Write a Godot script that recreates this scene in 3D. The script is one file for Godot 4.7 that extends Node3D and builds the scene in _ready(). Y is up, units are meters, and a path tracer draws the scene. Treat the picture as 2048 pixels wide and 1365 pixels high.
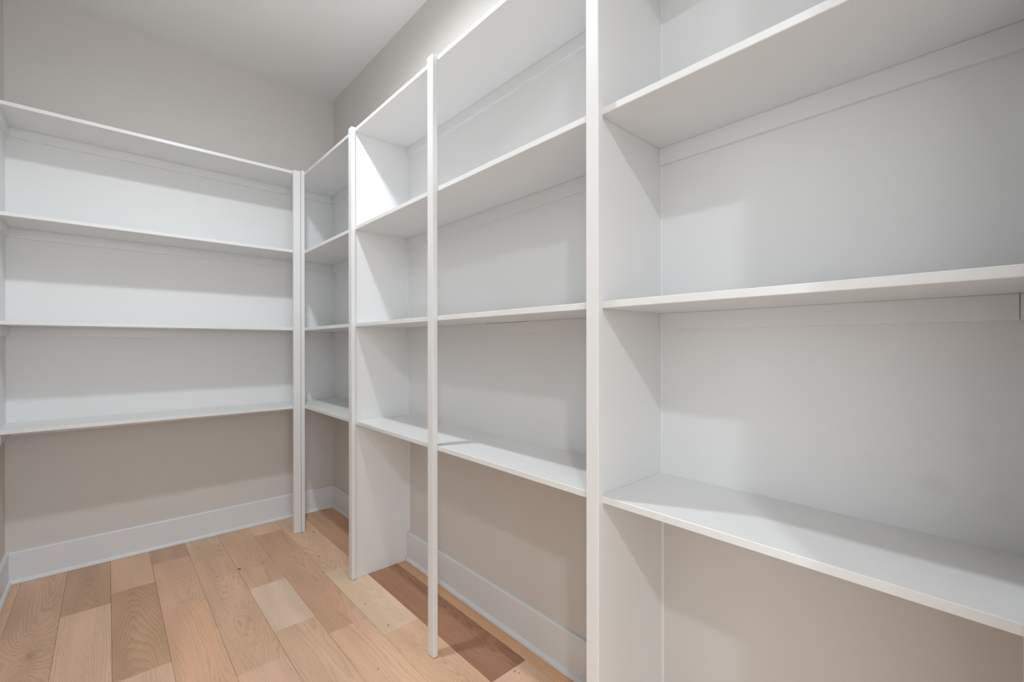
extends Node3D
# A walk-in pantry: x = 0 is the right wall, z = 0 the back wall, y = 0 the floor.

# ---- measures (metres) ----
const XL := -1.4845          # left wall
const ZN := 3.125            # near wall, room side (doorway behind the camera)
const H := 2.743             # ceiling
const D := 0.2823            # depth of the right shelves
const D2 := 0.2805           # depth of the back shelves
const T := 0.0165            # board thickness
const S := [2.0856, 1.6279, 1.1769, 0.7222]   # undersides of the shelves, from the top
const PW := 0.0357           # post width
const PT := 0.019            # post thickness
const POSTS := [1.026, 1.7213, 2.4248, 3.105]
const BBH := 0.1443          # baseboard
const BBT := 0.0125
const CH := 0.0445           # cleat height
const CT := 0.016            # cleat thickness
const LAMP := Vector3(-0.757, 2.743, 1.555)
const HALL_LAMP := Vector3(-1.885, 2.743, 4.08)
const DOOR_L := -1.43
const DOOR_R := -0.645
const DOOR_H := 2.44

var M := {}

func _ready() -> void:
	# ---- camera ----
	var cam := Camera3D.new()
	cam.name = "camera"
	add_child(cam)
	cam.position = Vector3(-1.1376, 1.0916, 3.0532)
	cam.basis = Basis(Vector3.UP, deg_to_rad(-42.157)) * Basis(Vector3.RIGHT, deg_to_rad(-0.092)) * Basis(Vector3.BACK, deg_to_rad(-0.051))
	var near := 0.02
	cam.set_frustum(near * 1365.0 / 893.79, Vector2(0, near * 9.19 / 893.79), near, 60.0)
	cam.current = true
	# ---- sky, exposure ----
	var we := WorldEnvironment.new()
	we.name = "world_environment"
	var env := Environment.new()
	env.background_mode = Environment.BG_SKY
	var sky := Sky.new()
	var sm := ProceduralSkyMaterial.new()
	sm.sky_top_color = Color(0.45, 0.6, 0.82)
	sm.sky_horizon_color = Color(0.8, 0.84, 0.88)
	sm.ground_horizon_color = Color(0.6, 0.6, 0.58)
	sm.ground_bottom_color = Color(0.4, 0.4, 0.38)
	sky.sky_material = sm
	env.sky = sky
	env.tonemap_mode = Environment.TONE_MAPPER_LINEAR
	env.tonemap_exposure = 1.03
	env.sdfgi_enabled = true
	env.ssao_enabled = true
	env.ssil_enabled = true
	we.environment = env
	add_child(we)
	# ---- lights: the pantry downlight, the hall downlight and fill from added hall windows ----
	spot_light("pantry_light", Vector3(LAMP.x, H - 0.002, LAMP.z), 0.045, 1.55, Color(0.958, 0.985, 1.0))
	area_light("hall_light", Vector3(HALL_LAMP.x, H - 0.0085, HALL_LAMP.z), Vector3.DOWN, Vector2(0.105, 0.105), 2.6, Color(0.958, 0.985, 1.0))
	area_light("added_side_window_fill", Vector3(-3.63, 1.45, 4.35), Vector3(1, 0, 0), Vector2(1.9, 2.1), 5.6, Color(0.956, 0.984, 1.0))  # fill through the added side window, brightens the near right bays
	area_light("added_window_fill", Vector3(-1.2, 1.45, 6.13), Vector3(0, 0, -1), Vector2(2.9, 2.1), 7.6, Color(0.956, 0.984, 1.0))  # frontal fill for the pantry, through the added wide window

	make_materials()
	build_room()
	build_floor()
	build_hall()
	build_back_shelving()
	build_right_shelving()
	build_downlight("recessed_downlight", LAMP, 0.003, "round recessed downlight set in the pantry ceiling above the middle of the floor")
	build_downlight("recessed_downlight", HALL_LAMP, 0.003, "round downlight in the hall ceiling outside the pantry doorway")

# ------------------------------------------------------------------ helpers
func area_light(called: String, at: Vector3, towards: Vector3, size: Vector2, energy: float, color: Color) -> void:
	var l := AreaLight3D.new()
	l.name = called
	l.area_size = size
	l.area_normalize_energy = true
	l.light_energy = energy
	l.light_color = color
	l.area_range = 12.0
	l.area_attenuation = 2.0
	l.shadow_enabled = true
	add_child(l)
	var up := Vector3.RIGHT if absf(towards.y) > 0.9 else Vector3.UP
	l.global_transform = Transform3D(Basis.looking_at(towards, up), at)

func spot_light(called: String, at: Vector3, size: float, energy: float, color: Color) -> void:
	var l := SpotLight3D.new()
	l.name = called
	l.light_size = size
	l.light_energy = energy
	l.light_color = color
	l.spot_range = 12.0
	l.spot_attenuation = 2.0
	l.spot_angle = 86.0
	l.spot_angle_attenuation = 0.8
	l.shadow_enabled = true
	add_child(l)
	l.transform = Transform3D(Basis(Vector3.RIGHT, -PI / 2.0), at)

func put(called: String, mesh: Mesh, mat: Material, parent: Node = self) -> MeshInstance3D:
	var o := MeshInstance3D.new()
	o.name = called
	o.mesh = mesh
	o.material_override = mat
	o.cast_shadow = GeometryInstance3D.SHADOW_CASTING_SETTING_ON
	parent.add_child(o, true)
	return o

func struct(called: String, mesh: Mesh, mat: Material, label: String, category: String) -> MeshInstance3D:
	var o := put(called, mesh, mat)
	o.set_meta("kind", "structure")
	tag(o, label, category)
	return o

func tag(o: Node, label: String, category: String, group := "") -> void:
	o.set_meta("label", label)
	o.set_meta("category", category)
	if group != "":
		o.set_meta("group", group)

func thing(called: String, at: Vector3, label: String, category: String, group := "") -> Node3D:
	var o := Node3D.new()
	o.name = called
	add_child(o, true)
	o.position = at
	tag(o, label, category, group)
	return o

# One flat face, wound clockwise as seen from outside; uv in metres along the face.
func face(st: SurfaceTool, pts: Array, mid: Vector3) -> void:
	var n: Vector3 = (pts[1] - pts[0]).cross(pts[2] - pts[0])
	if n.length_squared() < 1e-18 and pts.size() > 3:
		n = (pts[2] - pts[0]).cross(pts[3] - pts[0])
	n = n.normalized()
	var c := Vector3.ZERO
	for q in pts:
		c += q
	c /= pts.size()
	var p: Array = pts.duplicate()
	if n.dot(c - mid) < 0.0:
		n = -n
	else:
		p.reverse()
	for k in range(1, p.size() - 1):
		for q in [p[0], p[k], p[k + 1]]:
			st.set_normal(n)
			var a := n.abs()
			if a.y >= a.x and a.y >= a.z:
				st.set_uv(Vector2(q.x, q.z))
			elif a.x >= a.z:
				st.set_uv(Vector2(q.z, q.y))
			else:
				st.set_uv(Vector2(q.x, q.y))
			st.add_vertex(q)

# A box between two corners with its edges chamfered by b.
func add_box(st: SurfaceTool, lo: Vector3, hi: Vector3, b := 0.0) -> void:
	var mid := (lo + hi) * 0.5
	if b <= 0.0:
		for ax in 3:
			for s in 2:
				var q := []
				for k in [[0, 0], [1, 0], [1, 1], [0, 1]]:
					var v := Vector3.ZERO
					v[ax] = hi[ax] if s else lo[ax]
					v[(ax + 1) % 3] = hi[(ax + 1) % 3] if k[0] else lo[(ax + 1) % 3]
					v[(ax + 2) % 3] = hi[(ax + 2) % 3] if k[1] else lo[(ax + 2) % 3]
					q.append(v)
				face(st, q, mid)
		return
	var corner := func(sx: int, sy: int, sz: int, ax: int) -> Vector3:
		var s := [sx, sy, sz]
		var v := Vector3.ZERO
		for k in 3:
			var inset := 0.0 if k == ax else b
			v[k] = hi[k] - inset if s[k] else lo[k] + inset
		return v
	for ax in 3:
		for s in 2:
			var q := []
			for k in [[0, 0], [1, 0], [1, 1], [0, 1]]:
				var c := [0, 0, 0]
				c[ax] = s
				c[(ax + 1) % 3] = k[0]
				c[(ax + 2) % 3] = k[1]
				q.append(corner.call(c[0], c[1], c[2], ax))
			face(st, q, mid)
	for ax in 3:
		var u := (ax + 1) % 3
		var w := (ax + 2) % 3
		for su in 2:
			for sw in 2:
				var c0 := [0, 0, 0]
				c0[u] = su
				c0[w] = sw
				var c1 := c0.duplicate()
				c1[ax] = 1
				face(st, [corner.call(c0[0], c0[1], c0[2], u), corner.call(c1[0], c1[1], c1[2], u), corner.call(c1[0], c1[1], c1[2], w), corner.call(c0[0], c0[1], c0[2], w)], mid)
	for sx in 2:
		for sy in 2:
			for sz in 2:
				face(st, [corner.call(sx, sy, sz, 0), corner.call(sx, sy, sz, 1), corner.call(sx, sy, sz, 2)], mid)

func box(lo: Vector3, hi: Vector3, b := 0.0) -> ArrayMesh:
	var st := SurfaceTool.new()
	st.begin(Mesh.PRIMITIVE_TRIANGLES)
	add_box(st, lo, hi, b)
	return st.commit()

# A profile (2-D points) run from a to b along axis 0 (x) or 2 (z); the first coordinate of the profile goes across, the second up.
func add_run(st: SurfaceTool, profile: PackedVector2Array, axis: int, a: float, b: float) -> void:
	var at := func(q: Vector2, k: float) -> Vector3:
		return Vector3(k, q.y, q.x) if axis == 0 else Vector3(q.x, q.y, k)
	var clockwise := Geometry2D.is_polygon_clockwise(profile)
	var n := profile.size()
	for i in n:
		var p := profile[i]
		var q := profile[(i + 1) % n]
		var out := Vector2(q.y - p.y, p.x - q.x) * (-1.0 if clockwise else 1.0)
		var m: Vector3 = (at.call(p, a) + at.call(q, b)) * 0.5
		face(st, [at.call(p, a), at.call(q, a), at.call(q, b), at.call(p, b)], m - (at.call(p + out, a) - at.call(p, a)))
	var tri := Geometry2D.triangulate_polygon(profile)
	for k in range(0, tri.size(), 3):
		for e in [a, b]:
			var inward := Vector3.ZERO
			inward[axis] = (a + b) * 0.5 - e
			var f := [at.call(profile[tri[k]], e), at.call(profile[tri[k + 1]], e), at.call(profile[tri[k + 2]], e)]
			face(st, f, f[0] + inward)

func run(profile: PackedVector2Array, axis: int, a: float, b: float) -> ArrayMesh:
	var st := SurfaceTool.new()
	st.begin(Mesh.PRIMITIVE_TRIANGLES)
	add_run(st, profile, axis, a, b)
	return st.commit()

func lathe(profile: Array, steps := 48) -> ArrayMesh:
	var st := SurfaceTool.new()
	st.begin(Mesh.PRIMITIVE_TRIANGLES)
	for k in steps:
		var a := TAU * k / steps
		var b := TAU * (k + 1) / steps
		for i in profile.size():
			var p: Vector2 = profile[i]
			var q: Vector2 = profile[(i + 1) % profile.size()]
			var v := [Vector3(p.x * cos(a), p.y, p.x * sin(a)), Vector3(p.x * cos(b), p.y, p.x * sin(b)), Vector3(q.x * cos(b), q.y, q.x * sin(b)), Vector3(q.x * cos(a), q.y, q.x * sin(a))]
			var out := Vector2(q.y - p.y, p.x - q.x)
			var am := (a + b) * 0.5
			var c: Vector3 = (v[0] + v[1] + v[2] + v[3]) * 0.25
			face(st, v, c - Vector3(out.x * cos(am), out.y, out.x * sin(am)))
	return st.commit()

func lathe_knob(at: Vector3) -> ArrayMesh:
	var st := SurfaceTool.new()
	st.begin(Mesh.PRIMITIVE_TRIANGLES)
	st.append_from(lathe([Vector2(0, 0), Vector2(0.026, 0), Vector2(0.026, 0.004), Vector2(0.011, 0.007), Vector2(0.01, 0.03), Vector2(0.022, 0.036), Vector2(0.027, 0.046), Vector2(0.02, 0.056), Vector2(0, 0.059)], 24), 0, Transform3D(Basis(Vector3.BACK, -PI / 2.0), at))
	return st.commit()

# ------------------------------------------------------------------ materials
func noise_texture(freq: float, seed_: int, size := 512, normal := false, strength := 2.0) -> NoiseTexture2D:
	var n := FastNoiseLite.new()
	n.seed = seed_
	n.noise_type = FastNoiseLite.TYPE_SIMPLEX_SMOOTH
	n.frequency = freq
	n.fractal_octaves = 4
	var t := NoiseTexture2D.new()
	t.width = size
	t.height = size
	t.seamless = true
	t.noise = n
	t.as_normal_map = normal
	t.bump_strength = strength
	return t

func paint(color: Color, rough: float, relief: NoiseTexture2D, scale: float, amount: float, spec := 0.5) -> StandardMaterial3D:
	var m := StandardMaterial3D.new()
	m.albedo_color = color
	m.roughness = rough
	m.metallic_specular = spec
	m.normal_enabled = true
	m.normal_texture = relief
	m.normal_scale = amount
	m.uv1_triplanar = true
	m.uv1_world_triplanar = true
	m.uv1_scale = Vector3.ONE * scale
	return m

func make_materials() -> void:
	var roller := noise_texture(0.03, 11, 512, true, 3.0)
	var brush := noise_texture(0.012, 5, 512, true, 2.0)
	M.wall = paint(Color(0.875, 0.86, 0.844), 0.75, roller, 3.0, 0.12, 0.4)
	M.white = paint(Color(0.94, 0.94, 0.94), 0.33, brush, 1.6, 0.05)
	M.panel = paint(Color(0.94, 0.94, 0.94), 0.5, roller, 2.2, 0.08)
	M.trim = paint(Color(0.918, 0.93, 0.942), 0.4, brush, 1.6, 0.05)
	M.ceiling = paint(Color(0.965, 0.965, 0.965), 0.9, roller, 3.0, 0.15, 0.3)
	M.dark = paint(Color(0.16, 0.14, 0.13), 0.9, roller, 3.0, 0.1, 0.2)
	M.subfloor = paint(Color(0.2, 0.15, 0.11), 0.95, roller, 3.0, 0.1, 0.2)
	M.hall_floor = paint(Color(0.86, 0.76, 0.66), 0.55, brush, 3.0, 0.1, 0.4)
	var lens := StandardMaterial3D.new()
	lens.albedo_color = Color(0.9, 0.9, 0.9)
	lens.roughness = 0.6
	lens.emission_enabled = true
	lens.emission = Color(1.0, 0.98, 0.95)
	lens.emission_energy_multiplier = 1.5
	M.lens = lens
	var glass := StandardMaterial3D.new()
	glass.transparency = BaseMaterial3D.TRANSPARENCY_ALPHA
	glass.albedo_color = Color(1, 1, 1, 0.06)
	glass.roughness = 0.03
	M.glass = glass
	var metal := StandardMaterial3D.new()
	metal.albedo_color = Color(0.7, 0.69, 0.67)
	metal.metallic = 1.0
	metal.roughness = 0.3
	M.metal = metal

# The panel of the widest bay has a few faint grey hand smudges low on its right.
func smudged_panel(z0: float, z1: float) -> StandardMaterial3D:
	var y0: float = S[3]
	var y1: float = S[2]
	var w := 300
	var h := 200
	var im := Image.create(w, h, false, Image.FORMAT_RGB8)
	var spots := [[2.956, 0.836, 0.012, 0.035], [2.971, 0.829, 0.013, 0.04], [3.05, 0.816, 0.016, 0.035], [2.87, 0.862, 0.012, 0.018], [3.056, 0.872, 0.018, 0.02], [3.017, 0.926, 0.016, 0.016], [2.955, 0.91, 0.014, 0.014]]
	for j in h:
		for i in w:
			var z := lerpf(z0, z1, (i + 0.5) / w)
			var y := lerpf(y0, y1, (j + 0.5) / h)
			var v := 0.94
			for s in spots:
				var q: float = ((z - s[0]) * (z - s[0]) + (y - s[1]) * (y - s[1]) * 0.7) / (s[2] * s[2])
				v -= s[3] * 0.8 * (exp(-q) - 0.45 * exp(-q * 3.0))
			im.set_pixel(i, j, Color(v, v, v))
	var m := StandardMaterial3D.new()
	m.albedo_texture = ImageTexture.create_from_image(im)
	m.roughness = 0.5
	m.texture_repeat = false
	m.uv1_scale = Vector3(1.0 / (z1 - z0), 1.0 / (y1 - y0), 1)
	m.uv1_offset = Vector3(-z0 / (z1 - z0), -y0 / (y1 - y0), 0)
	return m

# ------------------------------------------------------------------ wood
# An oak board: the face cuts a slightly coned trunk, so that rings run as arches or as straight lines; knots push the rings aside.
func oak(seed_: int, width: float, length: float, base: Color, o: Dictionary) -> ImageTexture:
	var px := 150
	var py := int(clampf(length * 480.0, 32, 900))
	var big := FastNoiseLite.new()
	big.seed = seed_
	big.frequency = 1.0
	big.fractal_octaves = 2
	var fine := FastNoiseLite.new()
	fine.seed = seed_ + 77
	fine.frequency = 1.0
	fine.fractal_octaves = 1
	var u0: float = o.get("u0", 0.0)
	var h0: float = o.get("h0", 0.02)
	var slope: float = o.get("slope", 0.05)
	var rings: float = o.get("rings", 165.0)
	var contrast: float = o.get("contrast", 0.1)
	var wobble: float = o.get("wobble", 0.006)
	var red: float = o.get("red", 0.0)
	var knots: Array = o.get("knots", [])
	var bytes := PackedByteArray()
	bytes.resize(px * py * 3)
	var at := 0
	for j in py:
		var v := (j + 0.5) / py * length
		var h := h0 + slope * v
		for i in px:
			var u := (i + 0.5) / px * width - width * 0.5
			var r := sqrt((u - u0) * (u - u0) + h * h)
			var slow := big.get_noise_2d(u * 11.0, v * 1.5)
			r += slow * wobble + big.get_noise_2d(u * 70.0 + 31.0, v * 7.0) * wobble * 0.2
			var dark := 0.0
			for k in knots:
				var du: float = u - k[0]
				var dv: float = (v - k[1]) * 0.6
				var q: float = (du * du + dv * dv) / (k[2] * k[2])
				if q < 60.0:
					r += k[2] * 2.0 * exp(-q * 0.12)
					dark += k[3] * exp(-q * 2.2)
			var t := fposmod(r * rings + 0.6 * slow, 1.0)
			var g := t * t * (1.0 if t < 0.86 else (1.0 - t) / 0.14) * (0.75 + 0.5 * big.get_noise_2d(floorf(r * rings) * 3.7, 5.0))
			var pore := fine.get_noise_2d(u * 620.0, v * 16.0)
			pore = maxf(0.0, pore - 0.12) * (0.35 + 0.9 * g)
			var ray := fine.get_noise_2d(u * 1500.0 + 9.0, v * 60.0)
			var tone := 1.0 - contrast * g - contrast * 0.9 * pore + 0.035 * slow + 0.022 * ray
			tone *= 1.0 + 0.05 * big.get_noise_2d(u * 5.0 + 7.0, v * 1.3 + 3.0)
			var warm := red * maxf(0.0, slow + 0.1) + (1.0 - tone) * 0.35
			tone *= 1.0 - clampf(dark, 0.0, 0.75)
			bytes[at] = int(clampf(base.r * tone * (1.0 + warm * 0.12), 0.0, 1.0) * 255.0)
			bytes[at + 1] = int(clampf(base.g * tone * (1.0 - warm * 0.16), 0.0, 1.0) * 255.0)
			bytes[at + 2] = int(clampf(base.b * tone * (1.0 - warm * 0.26), 0.0, 1.0) * 255.0)
			at += 3
	return ImageTexture.create_from_image(Image.create_from_data(px, py, false, Image.FORMAT_RGB8, bytes))

func oak_material(tex: Texture2D) -> StandardMaterial3D:
	var m := StandardMaterial3D.new()
	m.albedo_texture = tex
	m.roughness = 0.5
	m.metallic_specular = 0.4
	m.texture_repeat = true
	return m

# A board with a fine bevel; uv 0..1 over its top face.
func plank_mesh(lo: Vector3, hi: Vector3) -> ArrayMesh:
	var b := 0.0009
	var st := SurfaceTool.new()
	st.begin(Mesh.PRIMITIVE_TRIANGLES)
	var c := [Vector3(lo.x, hi.y - b, lo.z), Vector3(hi.x, hi.y - b, lo.z), Vector3(hi.x, hi.y - b, hi.z), Vector3(lo.x, hi.y - b, hi.z)]
	var t := [Vector3(lo.x + b, hi.y, lo.z + b), Vector3(hi.x - b, hi.y, lo.z + b), Vector3(hi.x - b, hi.y, hi.z - b), Vector3(lo.x + b, hi.y, hi.z - b)]
	var quads := [t]
	for k in 4:
		quads.append([t[k], t[(k + 1) % 4], c[(k + 1) % 4], c[k]])
		var d0: Vector3 = c[k]
		var d1: Vector3 = c[(k + 1) % 4]
		quads.append([d0, d1, Vector3(d1.x, lo.y, d1.z), Vector3(d0.x, lo.y, d0.z)])
	var mid := (lo + hi) * 0.5
	for q in quads:
		var n: Vector3 = (q[1] - q[0]).cross(q[2] - q[0]).normalized()
		var p: Array = q.duplicate()
		if n.dot((q[0] + q[2]) * 0.5 - mid) < 0.0:
			n = -n
		else:
			p.reverse()
		for k in [0, 1, 2, 0, 2, 3]:
			var v: Vector3 = p[k]
			st.set_normal(n)
			st.set_uv(Vector2((v.x - lo.x) / (hi.x - lo.x), (v.z - lo.z) / (hi.z - lo.z)))
			st.add_vertex(v - Vector3(mid.x, 0, mid.z))
	return st.commit()

func build_floor() -> void:
	var floor_ := struct("floor", box(Vector3(XL - 0.1, -0.12, -0.1), Vector3(0.1, -0.0145, ZN + 0.115)), M.subfloor, "floor of light tan oak planks running towards the back wall", "floor")
	var xs := [XL, -1.433, -1.281, -1.128, -0.975, -0.8235, -0.671, -0.519, -0.369, -0.2185, -0.066, 0.0]
	# for each row: [start, colour, grain options]
	var tan := Color(0.954, 0.798, 0.674)
	var rows := [
		[[0.0, Color(0.935, 0.772, 0.653), {u0 = 0.12, h0 = 0.05, slope = 0.01}], [1.5, Color(0.954, 0.798, 0.674), {}]],
		[[0.0, Color(0.904, 0.751, 0.642), {u0 = 0.03, h0 = 0.03, slope = 0.03, contrast = 0.143, knots = [[0.017, 0.758, 0.026, 0.12]]}], [1.62, tan, {}]],
		[[0.0, Color(0.845, 0.689, 0.578), {u0 = 0.0, h0 = 0.06, slope = -0.09, contrast = 0.129}], [0.515, Color(0.970, 0.823, 0.712), {u0 = 0.09, h0 = 0.03, slope = 0.012, rings = 176, contrast = 0.143, wobble = 0.0072, knots = [[-0.046, 0.811, 0.004, 0.5]]}], [1.75, tan, {}]],
		[[0.0, Color(0.940, 0.787, 0.664), {u0 = 0.12, h0 = 0.02, slope = 0.01}], [0.42, Color(0.864, 0.709, 0.578), {u0 = 0.0, h0 = 0.10, slope = -0.085, rings = 202, contrast = 0.143}], [1.124, Color(0.975, 0.823, 0.707), {u0 = 0.02, h0 = 0.02, slope = 0.05}]],
		[[0.0, Color(0.845, 0.693, 0.583), {u0 = 0.1, h0 = 0.05, slope = 0.03}], [0.212, Color(0.949, 0.782, 0.664), {u0 = 0.03, h0 = 0.02, slope = 0.08, contrast = 0.114, red = 0.08, wobble = 0.0096}], [0.735, Color(0.978, 0.798, 0.664), {u0 = 0.08, h0 = 0.06, slope = 0.02, red = 0.12, wobble = 0.0088}], [2.05, tan, {}]],
		[[0.0, Color(0.914, 0.782, 0.658), {u0 = 0.05, h0 = 0.03, slope = 0.1, knots = [[-0.03, 0.14, 0.005, 0.4]]}], [0.32, Color(0.955, 0.793, 0.669), {u0 = 0.005, h0 = 0.012, slope = 0.05, contrast = 0.122, rings = 189, wobble = 0.0104, knots = [[0.012, 0.58, 0.014, 0.03]]}], [1.354, Color(0.978, 0.823, 0.712), {u0 = 0.1, h0 = 0.02, slope = 0.02, red = 0.09}]],
		[[0.0, Color(0.935, 0.777, 0.653), {u0 = 0.02, h0 = 0.02, slope = 0.03, contrast = 0.108, wobble = 0.0072, knots = [[-0.068, 0.549, 0.0075, 0.75], [0.03, 0.555, 0.01, 0.15], [0.04, 0.47, 0.004, 0.5], [-0.02, 0.46, 0.006, 0.2]]}], [0.788, Color(0.978, 0.869, 0.772), {u0 = 0.11, h0 = 0.03, slope = 0.02, contrast = 0.072}], [1.188, Color(0.954, 0.803, 0.680), {u0 = 0.04, h0 = 0.05, slope = 0.02, wobble = 0.0064}]],
		[[0.0, Color(0.954, 0.803, 0.680), {u0 = 0.08, h0 = 0.03, slope = 0.02}], [0.18, Color(0.904, 0.741, 0.616), {u0 = 0.03, h0 = 0.05, slope = 0.035, contrast = 0.094, red = 0.04, wobble = 0.0064, knots = [[0.02, 0.42, 0.004, 0.4]]}], [1.335, Color(0.970, 0.809, 0.680), {u0 = 0.06, h0 = 0.08, slope = 0.02, contrast = 0.086, knots = [[-0.02, 0.3, 0.004, 0.3]]}]],
		[[0.0, Color(0.965, 0.814, 0.691), {u0 = -0.02, h0 = 0.04, slope = 0.06, contrast = 0.094, knots = [[0.047, 0.344, 0.005, 0.7], [-0.037, 0.676, 0.006, 0.5]]}], [0.87, Color(0.978, 0.861, 0.739), {u0 = 0.02, h0 = 0.03, slope = 0.05, contrast = 0.072, knots = [[-0.04, 0.37, 0.004, 0.4], [-0.035, 0.57, 0.004, 0.5]]}], [1.485, Color(0.970, 0.809, 0.674), {u0 = 0.01, h0 = 0.01, slope = 0.07, rings = 230, contrast = 0.172}]],
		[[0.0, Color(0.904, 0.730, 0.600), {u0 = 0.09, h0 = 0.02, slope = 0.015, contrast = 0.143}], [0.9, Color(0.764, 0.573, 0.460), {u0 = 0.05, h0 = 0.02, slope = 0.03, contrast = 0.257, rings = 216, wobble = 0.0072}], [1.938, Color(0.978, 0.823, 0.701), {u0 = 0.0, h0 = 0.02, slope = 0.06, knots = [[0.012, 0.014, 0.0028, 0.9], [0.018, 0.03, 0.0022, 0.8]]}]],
		[[0.0, Color(0.930, 0.730, 0.578), {u0 = 0.07, h0 = 0.03, slope = 0.015}], [1.2, Color(0.945, 0.756, 0.600), {u0 = 0.05, h0 = 0.03, slope = 0.03}]],
	]
	var shared := {}
	var seed_ := 100
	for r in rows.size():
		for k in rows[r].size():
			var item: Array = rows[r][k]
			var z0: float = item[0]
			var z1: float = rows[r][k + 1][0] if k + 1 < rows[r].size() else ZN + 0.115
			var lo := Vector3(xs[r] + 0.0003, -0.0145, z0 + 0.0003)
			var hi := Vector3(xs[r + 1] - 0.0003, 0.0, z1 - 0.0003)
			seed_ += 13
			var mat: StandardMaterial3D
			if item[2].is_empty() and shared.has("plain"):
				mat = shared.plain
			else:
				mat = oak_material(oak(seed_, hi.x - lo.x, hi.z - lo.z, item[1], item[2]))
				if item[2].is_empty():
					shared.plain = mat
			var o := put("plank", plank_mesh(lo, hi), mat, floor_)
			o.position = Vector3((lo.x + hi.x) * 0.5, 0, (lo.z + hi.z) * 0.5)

# ------------------------------------------------------------------ room shell
func baseboard_profile(side: float, wall: float) -> PackedVector2Array:
	var p := PackedVector2Array()
	for q in [[0, 0.0], [BBT, 0.0], [BBT, BBH - 0.004], [BBT - 0.0035, BBH], [0, BBH]]:
		p.append(Vector2(wall + side * q[0], q[1]))
	return p

func shoe_profile(side: float, wall: float) -> PackedVector2Array:
	var p := PackedVector2Array()
	p.append(Vector2(wall + side * BBT, 0.0012))
	p.append(Vector2(wall + side * (BBT + 0.0105), 0.0012))
	for k in 6:
		var a := PI / 2.0 * k / 5.0
		p.append(Vector2(wall + side * (BBT + 0.0105 * cos(a)), 0.004 + 0.0145 * sin(a)))
	p.append(Vector2(wall + side * BBT, 0.0185))
	return p

func baseboard(called: String, axis: int, side: float, wall: float, a: float, b: float, label: String) -> void:
	var o := struct(called, run(baseboard_profile(side, wall), axis, a, b), M.trim, label, "baseboard")
	put("shoe_molding", run(shoe_profile(side, wall), axis, a, b), M.trim, o)

func build_room() -> void:
	struct("wall_back", box(Vector3(XL - 0.1, 0, -0.1), Vector3(0.1, H, 0.0)), M.wall, "greige painted back wall with shelving across it", "wall")
	struct("wall_right", box(Vector3(0, 0, 0.0), Vector3(0.1, H, ZN + 0.115)), M.wall, "greige painted long right wall behind the shelf bays", "wall")
	struct("wall_left", box(Vector3(XL - 0.1, 0, 0.0), Vector3(XL, H, ZN)), M.wall, "greige left wall at the end of the back shelves", "wall")
	var st := SurfaceTool.new()
	st.begin(Mesh.PRIMITIVE_TRIANGLES)
	add_box(st, Vector3(XL - 0.1, 0, ZN), Vector3(DOOR_L, H, ZN + 0.115))
	add_box(st, Vector3(DOOR_R, 0, ZN), Vector3(0.0, H, ZN + 0.115))
	add_box(st, Vector3(DOOR_L, DOOR_H, ZN), Vector3(DOOR_R, H, ZN + 0.115))
	struct("wall_front", st.commit(), M.wall, "greige wall with the doorway the pantry is entered by", "wall")
	var dr := struct("door_1", box(Vector3(DOOR_L, DOOR_H - 0.016, ZN - 0.002), Vector3(DOOR_R, DOOR_H, ZN + 0.117), 0.001), M.trim, "white painted door frame lining the pantry doorway", "door frame")
	put("jamb", box(Vector3(DOOR_L, 0, ZN - 0.002), Vector3(DOOR_L + 0.016, DOOR_H - 0.016, ZN + 0.117), 0.001), M.trim, dr)
	put("jamb", box(Vector3(DOOR_R - 0.002, 0, ZN - 0.002), Vector3(DOOR_R + 0.0005, DOOR_H - 0.016, ZN + 0.117), 0.0005), M.trim, dr)
	var leaf := put("added_door_leaf", box(Vector3(XL + 0.012, 0.012, ZN - 0.79), Vector3(XL + 0.047, DOOR_H - 0.02, ZN - 0.015), 0.002), M.trim, dr)  # leaf added out of view to bounce light into the nearest right bay
	leaf.set_meta("label", "added white door leaf standing open against the left wall to bounce light")
	put("knob", lathe_knob(Vector3(XL + 0.047, 0.95, ZN - 0.73)), M.metal, leaf)
	# ceiling slab with the hole of the downlight
	ceiling("ceiling", Vector3(XL - 0.1, H, -0.1), Vector3(0.1, H + 0.1, ZN + 0.115), LAMP, "flat white ceiling over the pantry")
	# baseboards
	baseboard("baseboard_back", 0, 1.0, 0.0, XL, 0.0, "tall white baseboard along the back wall")
	baseboard("baseboard_right", 2, -1.0, 0.0, BBT, ZN, "tall white baseboard along the right wall behind the posts")
	baseboard("baseboard_left", 2, 1.0, XL, BBT, ZN, "white baseboard at the foot of the left wall")

func ceiling(called: String, lo: Vector3, hi: Vector3, lamp: Vector3, label: String) -> void:
	var slab := CSGBox3D.new()
	slab.name = called
	slab.size = hi - lo
	slab.material = M.ceiling
	slab.set_meta("kind", "structure")
	tag(slab, label, "ceiling")
	add_child(slab)
	slab.position = (lo + hi) * 0.5
	var hole := CSGCylinder3D.new()
	hole.name = "lamp_hole"
	hole.radius = 0.072
	hole.height = 0.08
	hole.sides = 48
	hole.operation = CSGShape3D.OPERATION_SUBTRACTION
	hole.material = M.ceiling
	slab.add_child(hole)
	hole.position = Vector3(lamp.x, H + 0.03, lamp.z) - slab.position

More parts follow.
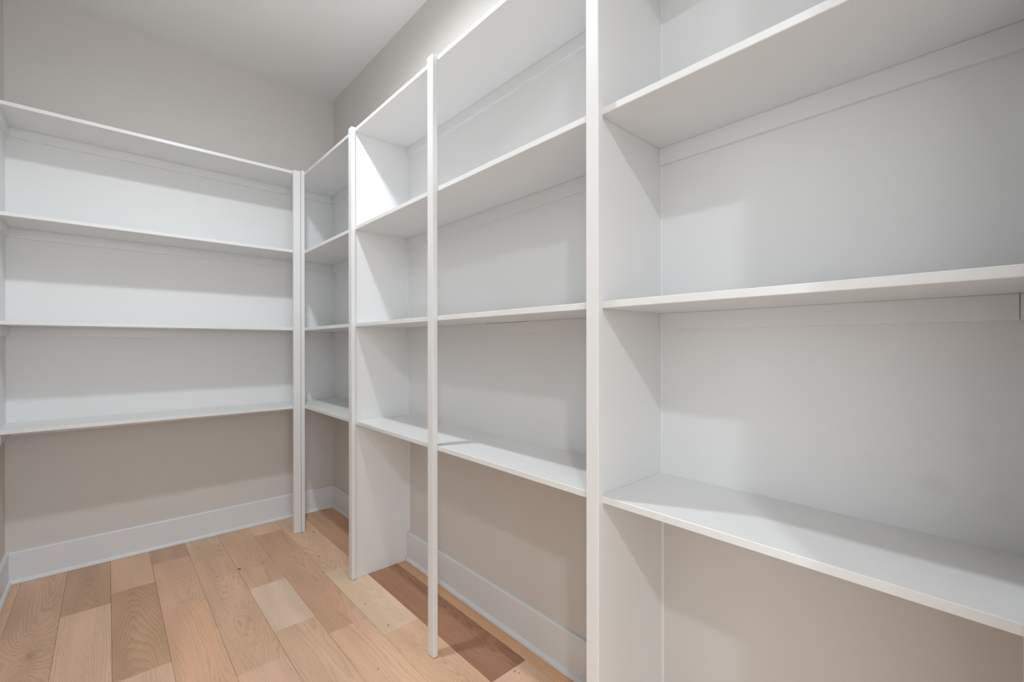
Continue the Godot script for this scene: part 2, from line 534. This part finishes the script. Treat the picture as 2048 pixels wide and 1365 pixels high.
func build_downlight(called: String, at: Vector3, rise: float, label: String) -> void:
	var o := thing(called, at, label, "ceiling light", "")
	put("trim_ring", lathe([Vector2(0.066, 0.0), Vector2(0.067, -0.004), Vector2(0.086, -0.003), Vector2(0.09, -0.0005), Vector2(0.0715, 0.0), Vector2(0.0715, 0.0295), Vector2(0.0665, 0.0295)]), M.white, o)
	put("lens", lathe([Vector2(0.0, rise - 0.010), Vector2(0.025, rise - 0.0085), Vector2(0.045, rise - 0.005), Vector2(0.062, rise + 0.002), Vector2(0.065, rise + 0.006), Vector2(0.0, rise + 0.006)]), M.lens, o)

# ------------------------------------------------------------------ the hall outside the doorway
func build_hall() -> void:
	var z0 := ZN + 0.115
	var z1 := 6.2
	var x0 := -3.7
	var x1 := 0.9
	struct("floor_hall", box(Vector3(x0 - 0.1, -0.12, z0), Vector3(x1 + 0.1, 0.0, z1 + 0.1)), M.hall_floor, "tan wooden floor of the hall outside the doorway", "floor")
	ceiling("ceiling_hall", Vector3(x0 - 0.1, H, z0), Vector3(x1 + 0.1, H + 0.1, z1 + 0.1), HALL_LAMP, "white ceiling of the hall outside the doorway")
	struct("wall_hall_right", box(Vector3(x1, 0, z0), Vector3(x1 + 0.1, H, z1)), M.wall, "greige right wall of the hall outside", "wall")
	var st := SurfaceTool.new()
	st.begin(Mesh.PRIMITIVE_TRIANGLES)
	add_box(st, Vector3(x0, 0, z0 - 0.115), Vector3(XL - 0.1, H, z0))
	add_box(st, Vector3(0.1, 0, z0 - 0.115), Vector3(x1, H, z0))
	struct("wall_hall_front", st.commit(), M.wall, "greige hall wall on both sides of the pantry", "wall")
	added_window_wall("wall_hall_back", "window_1", 0, z1, 0.1, x0 - 0.1, x1 + 0.1, -2.7, 0.3, "greige hall wall with an added wide window facing the doorway", "added wide white framed window of the hall facing the doorway for daylight fill")
	added_window_wall("wall_hall_left", "window_2", 2, x0, -0.1, z0, z1, 3.35, 5.35, "greige left wall of the hall with an added window", "added white framed window in the left wall of the hall for daylight fill")

# A wall of the hall with one window added for daylight fill; it runs along axis (0 or 2) from a to b at the place "at" and is "deep" thick, outwards.
func added_window_wall(called: String, win: String, axis: int, at: float, deep: float, a: float, b: float, wl: float, wr: float, label: String, win_label: String) -> void:
	var wb := 0.35
	var wt := 2.55
	var add := func(st: SurfaceTool, u0: float, v0: float, u1: float, v1: float, d0: float, d1: float, bevel: float) -> void:
		var p := Vector3(u0, v0, at + deep * d0) if axis == 0 else Vector3(at + deep * d0, v0, u0)
		var q := Vector3(u1, v1, at + deep * d1) if axis == 0 else Vector3(at + deep * d1, v1, u1)
		add_box(st, p.min(q), p.max(q), bevel)
	var st := SurfaceTool.new()
	st.begin(Mesh.PRIMITIVE_TRIANGLES)
	for e in [[a, 0.0, wl, H], [wr, 0.0, b, H], [wl, 0.0, wr, wb], [wl, wt, wr, H]]:
		add.call(st, e[0], e[1], e[2], e[3], 0.0, 1.0, 0.0)
	struct(called, st.commit(), M.wall, label, "wall")
	st = SurfaceTool.new()
	st.begin(Mesh.PRIMITIVE_TRIANGLES)
	for e in [[wl, wb, wl + 0.05, wt], [wr - 0.05, wb, wr, wt], [wl + 0.05, wb, wr - 0.05, wb + 0.05], [wl + 0.05, wt - 0.05, wr - 0.05, wt]]:
		add.call(st, e[0], e[1], e[2], e[3], 0.2, 0.8, 0.002)
	var wn := struct(win, st.commit(), M.trim, win_label, "window")
	st = SurfaceTool.new()
	st.begin(Mesh.PRIMITIVE_TRIANGLES)
	add.call(st, wl + 0.05, wb + 0.05, wr - 0.05, wt - 0.05, 0.47, 0.53, 0.0)
	put("pane", st.commit(), M.glass, wn)

# ------------------------------------------------------------------ shelving
func build_back_shelving() -> void:
	var o := thing("shelving_unit", Vector3.ZERO, "white built-in shelving with four undivided shelves spanning the short back wall", "shelving")
	for k in 4:
		var y: float = S[k]
		put("shelf", box(Vector3(XL, y, 0.0005), Vector3(-D - PT - 0.0003, y + T, D2), 0.0012), M.white, o)
		put("cleat", box(Vector3(XL + 0.016, y - CH, 0.003), Vector3(-D - PT - 0.0003, y, CT), 0.001), M.white, o)
		put("cleat", box(Vector3(XL, y - CH, 0.0), Vector3(XL + 0.0175, y, D2 - 0.028), 0.001), M.white, o)
	var lo: float = S[3] + T
	put("back_panel", box(Vector3(XL + 0.004, lo, 0.0), Vector3(-D - PT - 0.0003, S[0], 0.004)), M.panel, o)
	put("side_panel", box(Vector3(XL, lo, 0.0), Vector3(XL + 0.004, S[0], D2 - 0.004), 0.0008), M.panel, o)
	put("post", box(Vector3(-D - PT - 0.0405, 0.0015, D2), Vector3(-D - PT - 0.0015, S[0] + T + 0.001, D2 + PT), 0.0014), M.white, o)

func build_right_shelving() -> void:
	var o := thing("shelving_unit", Vector3.ZERO, "white built-in shelving along the right wall, split into bays by posts and full-height panels", "shelving")
	# upright panels, each notched over the baseboard and closed against the wall with a caulk bead
	var outline := PackedVector2Array([Vector2(-D, 0.001), Vector2(-BBT - 0.0112, 0.001), Vector2(-BBT - 0.0112, 0.0195), Vector2(-BBT - 0.0008, 0.0195), Vector2(-BBT - 0.0008, BBH + 0.0008), Vector2(0, BBH + 0.0008), Vector2(0, S[0] + T), Vector2(-D, S[0] + T)])
	var ends := []
	for z in [POSTS[0], POSTS[2], POSTS[3]]:
		var mid: float = z - PW * 0.5
		var a := mid - T * 0.5
		var b := mid + T * 0.5
		ends.append([a, b])
		var pn := put("divider_panel", run(outline, 2, a, b), M.white, o)
		var st := SurfaceTool.new()
		st.begin(Mesh.PRIMITIVE_TRIANGLES)
		var spans := [[BBH + 0.001, S[3] - CH], [S[3] + T, S[2] - CH], [S[2] + T, S[1] - CH], [S[1] + T, S[0] - CH]]
		for k in 4:
			for s in [[b, 1.0], [a, -1.0]]:
				var out: float = 0.0025 if k == 0 else 0.006
				var c: float = s[0]
				var w: float = 0.0055 * s[1]
				var st2 := PackedVector3Array([Vector3(0, 0, c), Vector3(-out, 0, c), Vector3(-out * 0.75, 0, c + w * 0.55), Vector3(0, 0, c + w)])
				for e in 3:
					var y0 := Vector3(0, spans[k][0], 0)
					var y1 := Vector3(0, spans[k][1], 0)
					face(st, [st2[e] + y0, st2[e + 1] + y0, st2[e + 1] + y1, st2[e] + y1], Vector3(0.01, (y0.y + y1.y) * 0.5, c - w))
		put("caulk_bead", st.commit(), M.white, pn)
	# boards and cleats of each bay
	var bays := [[0.0005, ends[0][0]], [ends[0][1], ends[1][0]], [ends[1][1], ends[2][0]]]
	for n in 3:
		var a: float = bays[n][0]
		var b: float = bays[n][1]
		for k in 4:
			var y: float = S[k]
			var board := SurfaceTool.new()
			board.begin(Mesh.PRIMITIVE_TRIANGLES)
			add_box(board, Vector3(-D, y, a), Vector3(-0.0005, y + T, b), 0.0012)
			if n == 0:   # the corner board reaches over to the back shelves behind the corner post
				add_box(board, Vector3(-D - PT, y, a), Vector3(-D + 0.0005, y + T, D2 - 0.014), 0.0003)
			put("shelf", board.commit(), M.white, o)
			var c0 := a + (CT if n == 0 else 0.0)
			var c1 := b
			if n == 2 and k == 2:   # this cleat is pieced out with a short end, leaving an open joint
				c1 = 3.069
				put("cleat", box(Vector3(-CT, y - CH, 3.0697), Vector3(-0.003, y, b), 0.001), M.white, o)
			if n == 1 and k == 2:   # the caulk has opened over part of this one
				put("caulk_gap", box(Vector3(-CT - 0.0004, y - 0.0009, 1.66), Vector3(-CT + 0.001, y + 0.0002, 1.9)), M.dark, o)
			put("cleat", box(Vector3(-CT, y - CH, c0), Vector3(-0.003, y, c1), 0.001), M.white, o)
		if n == 0:
			put("end_panel", box(Vector3(-D - PT, S[3] + T, 0.0), Vector3(0.0, S[0], 0.004)), M.panel, o)
			for k in 4:
				put("cleat", box(Vector3(-D - PT, S[k] - CH, 0.003), Vector3(-CT, S[k], CT), 0.001), M.white, o)
		put("back_panel", box(Vector3(-0.004, S[3] + T, a + (0.004 if n == 0 else 0.0)), Vector3(0.0, S[0], b)), M.panel if n < 2 else smudged_panel(a, b), o)
	# front posts
	var y0 := 0.0025
	var top: float = S[0] + T + 0.0006
	put("post", box(Vector3(-D - PT, 0.0015, D2 + PT + 0.006 - PW), Vector3(-D, top + 0.006, D2 + PT + 0.006), 0.0014), M.white, o)
	for z in POSTS:
		var post := put("post", box(Vector3(-D - PT, y0, z - PW), Vector3(-D, top, z), 0.0014), M.white, o)
		if z == POSTS[1]:
			post.set_meta("label", "slim white post standing alone with no panel behind it")
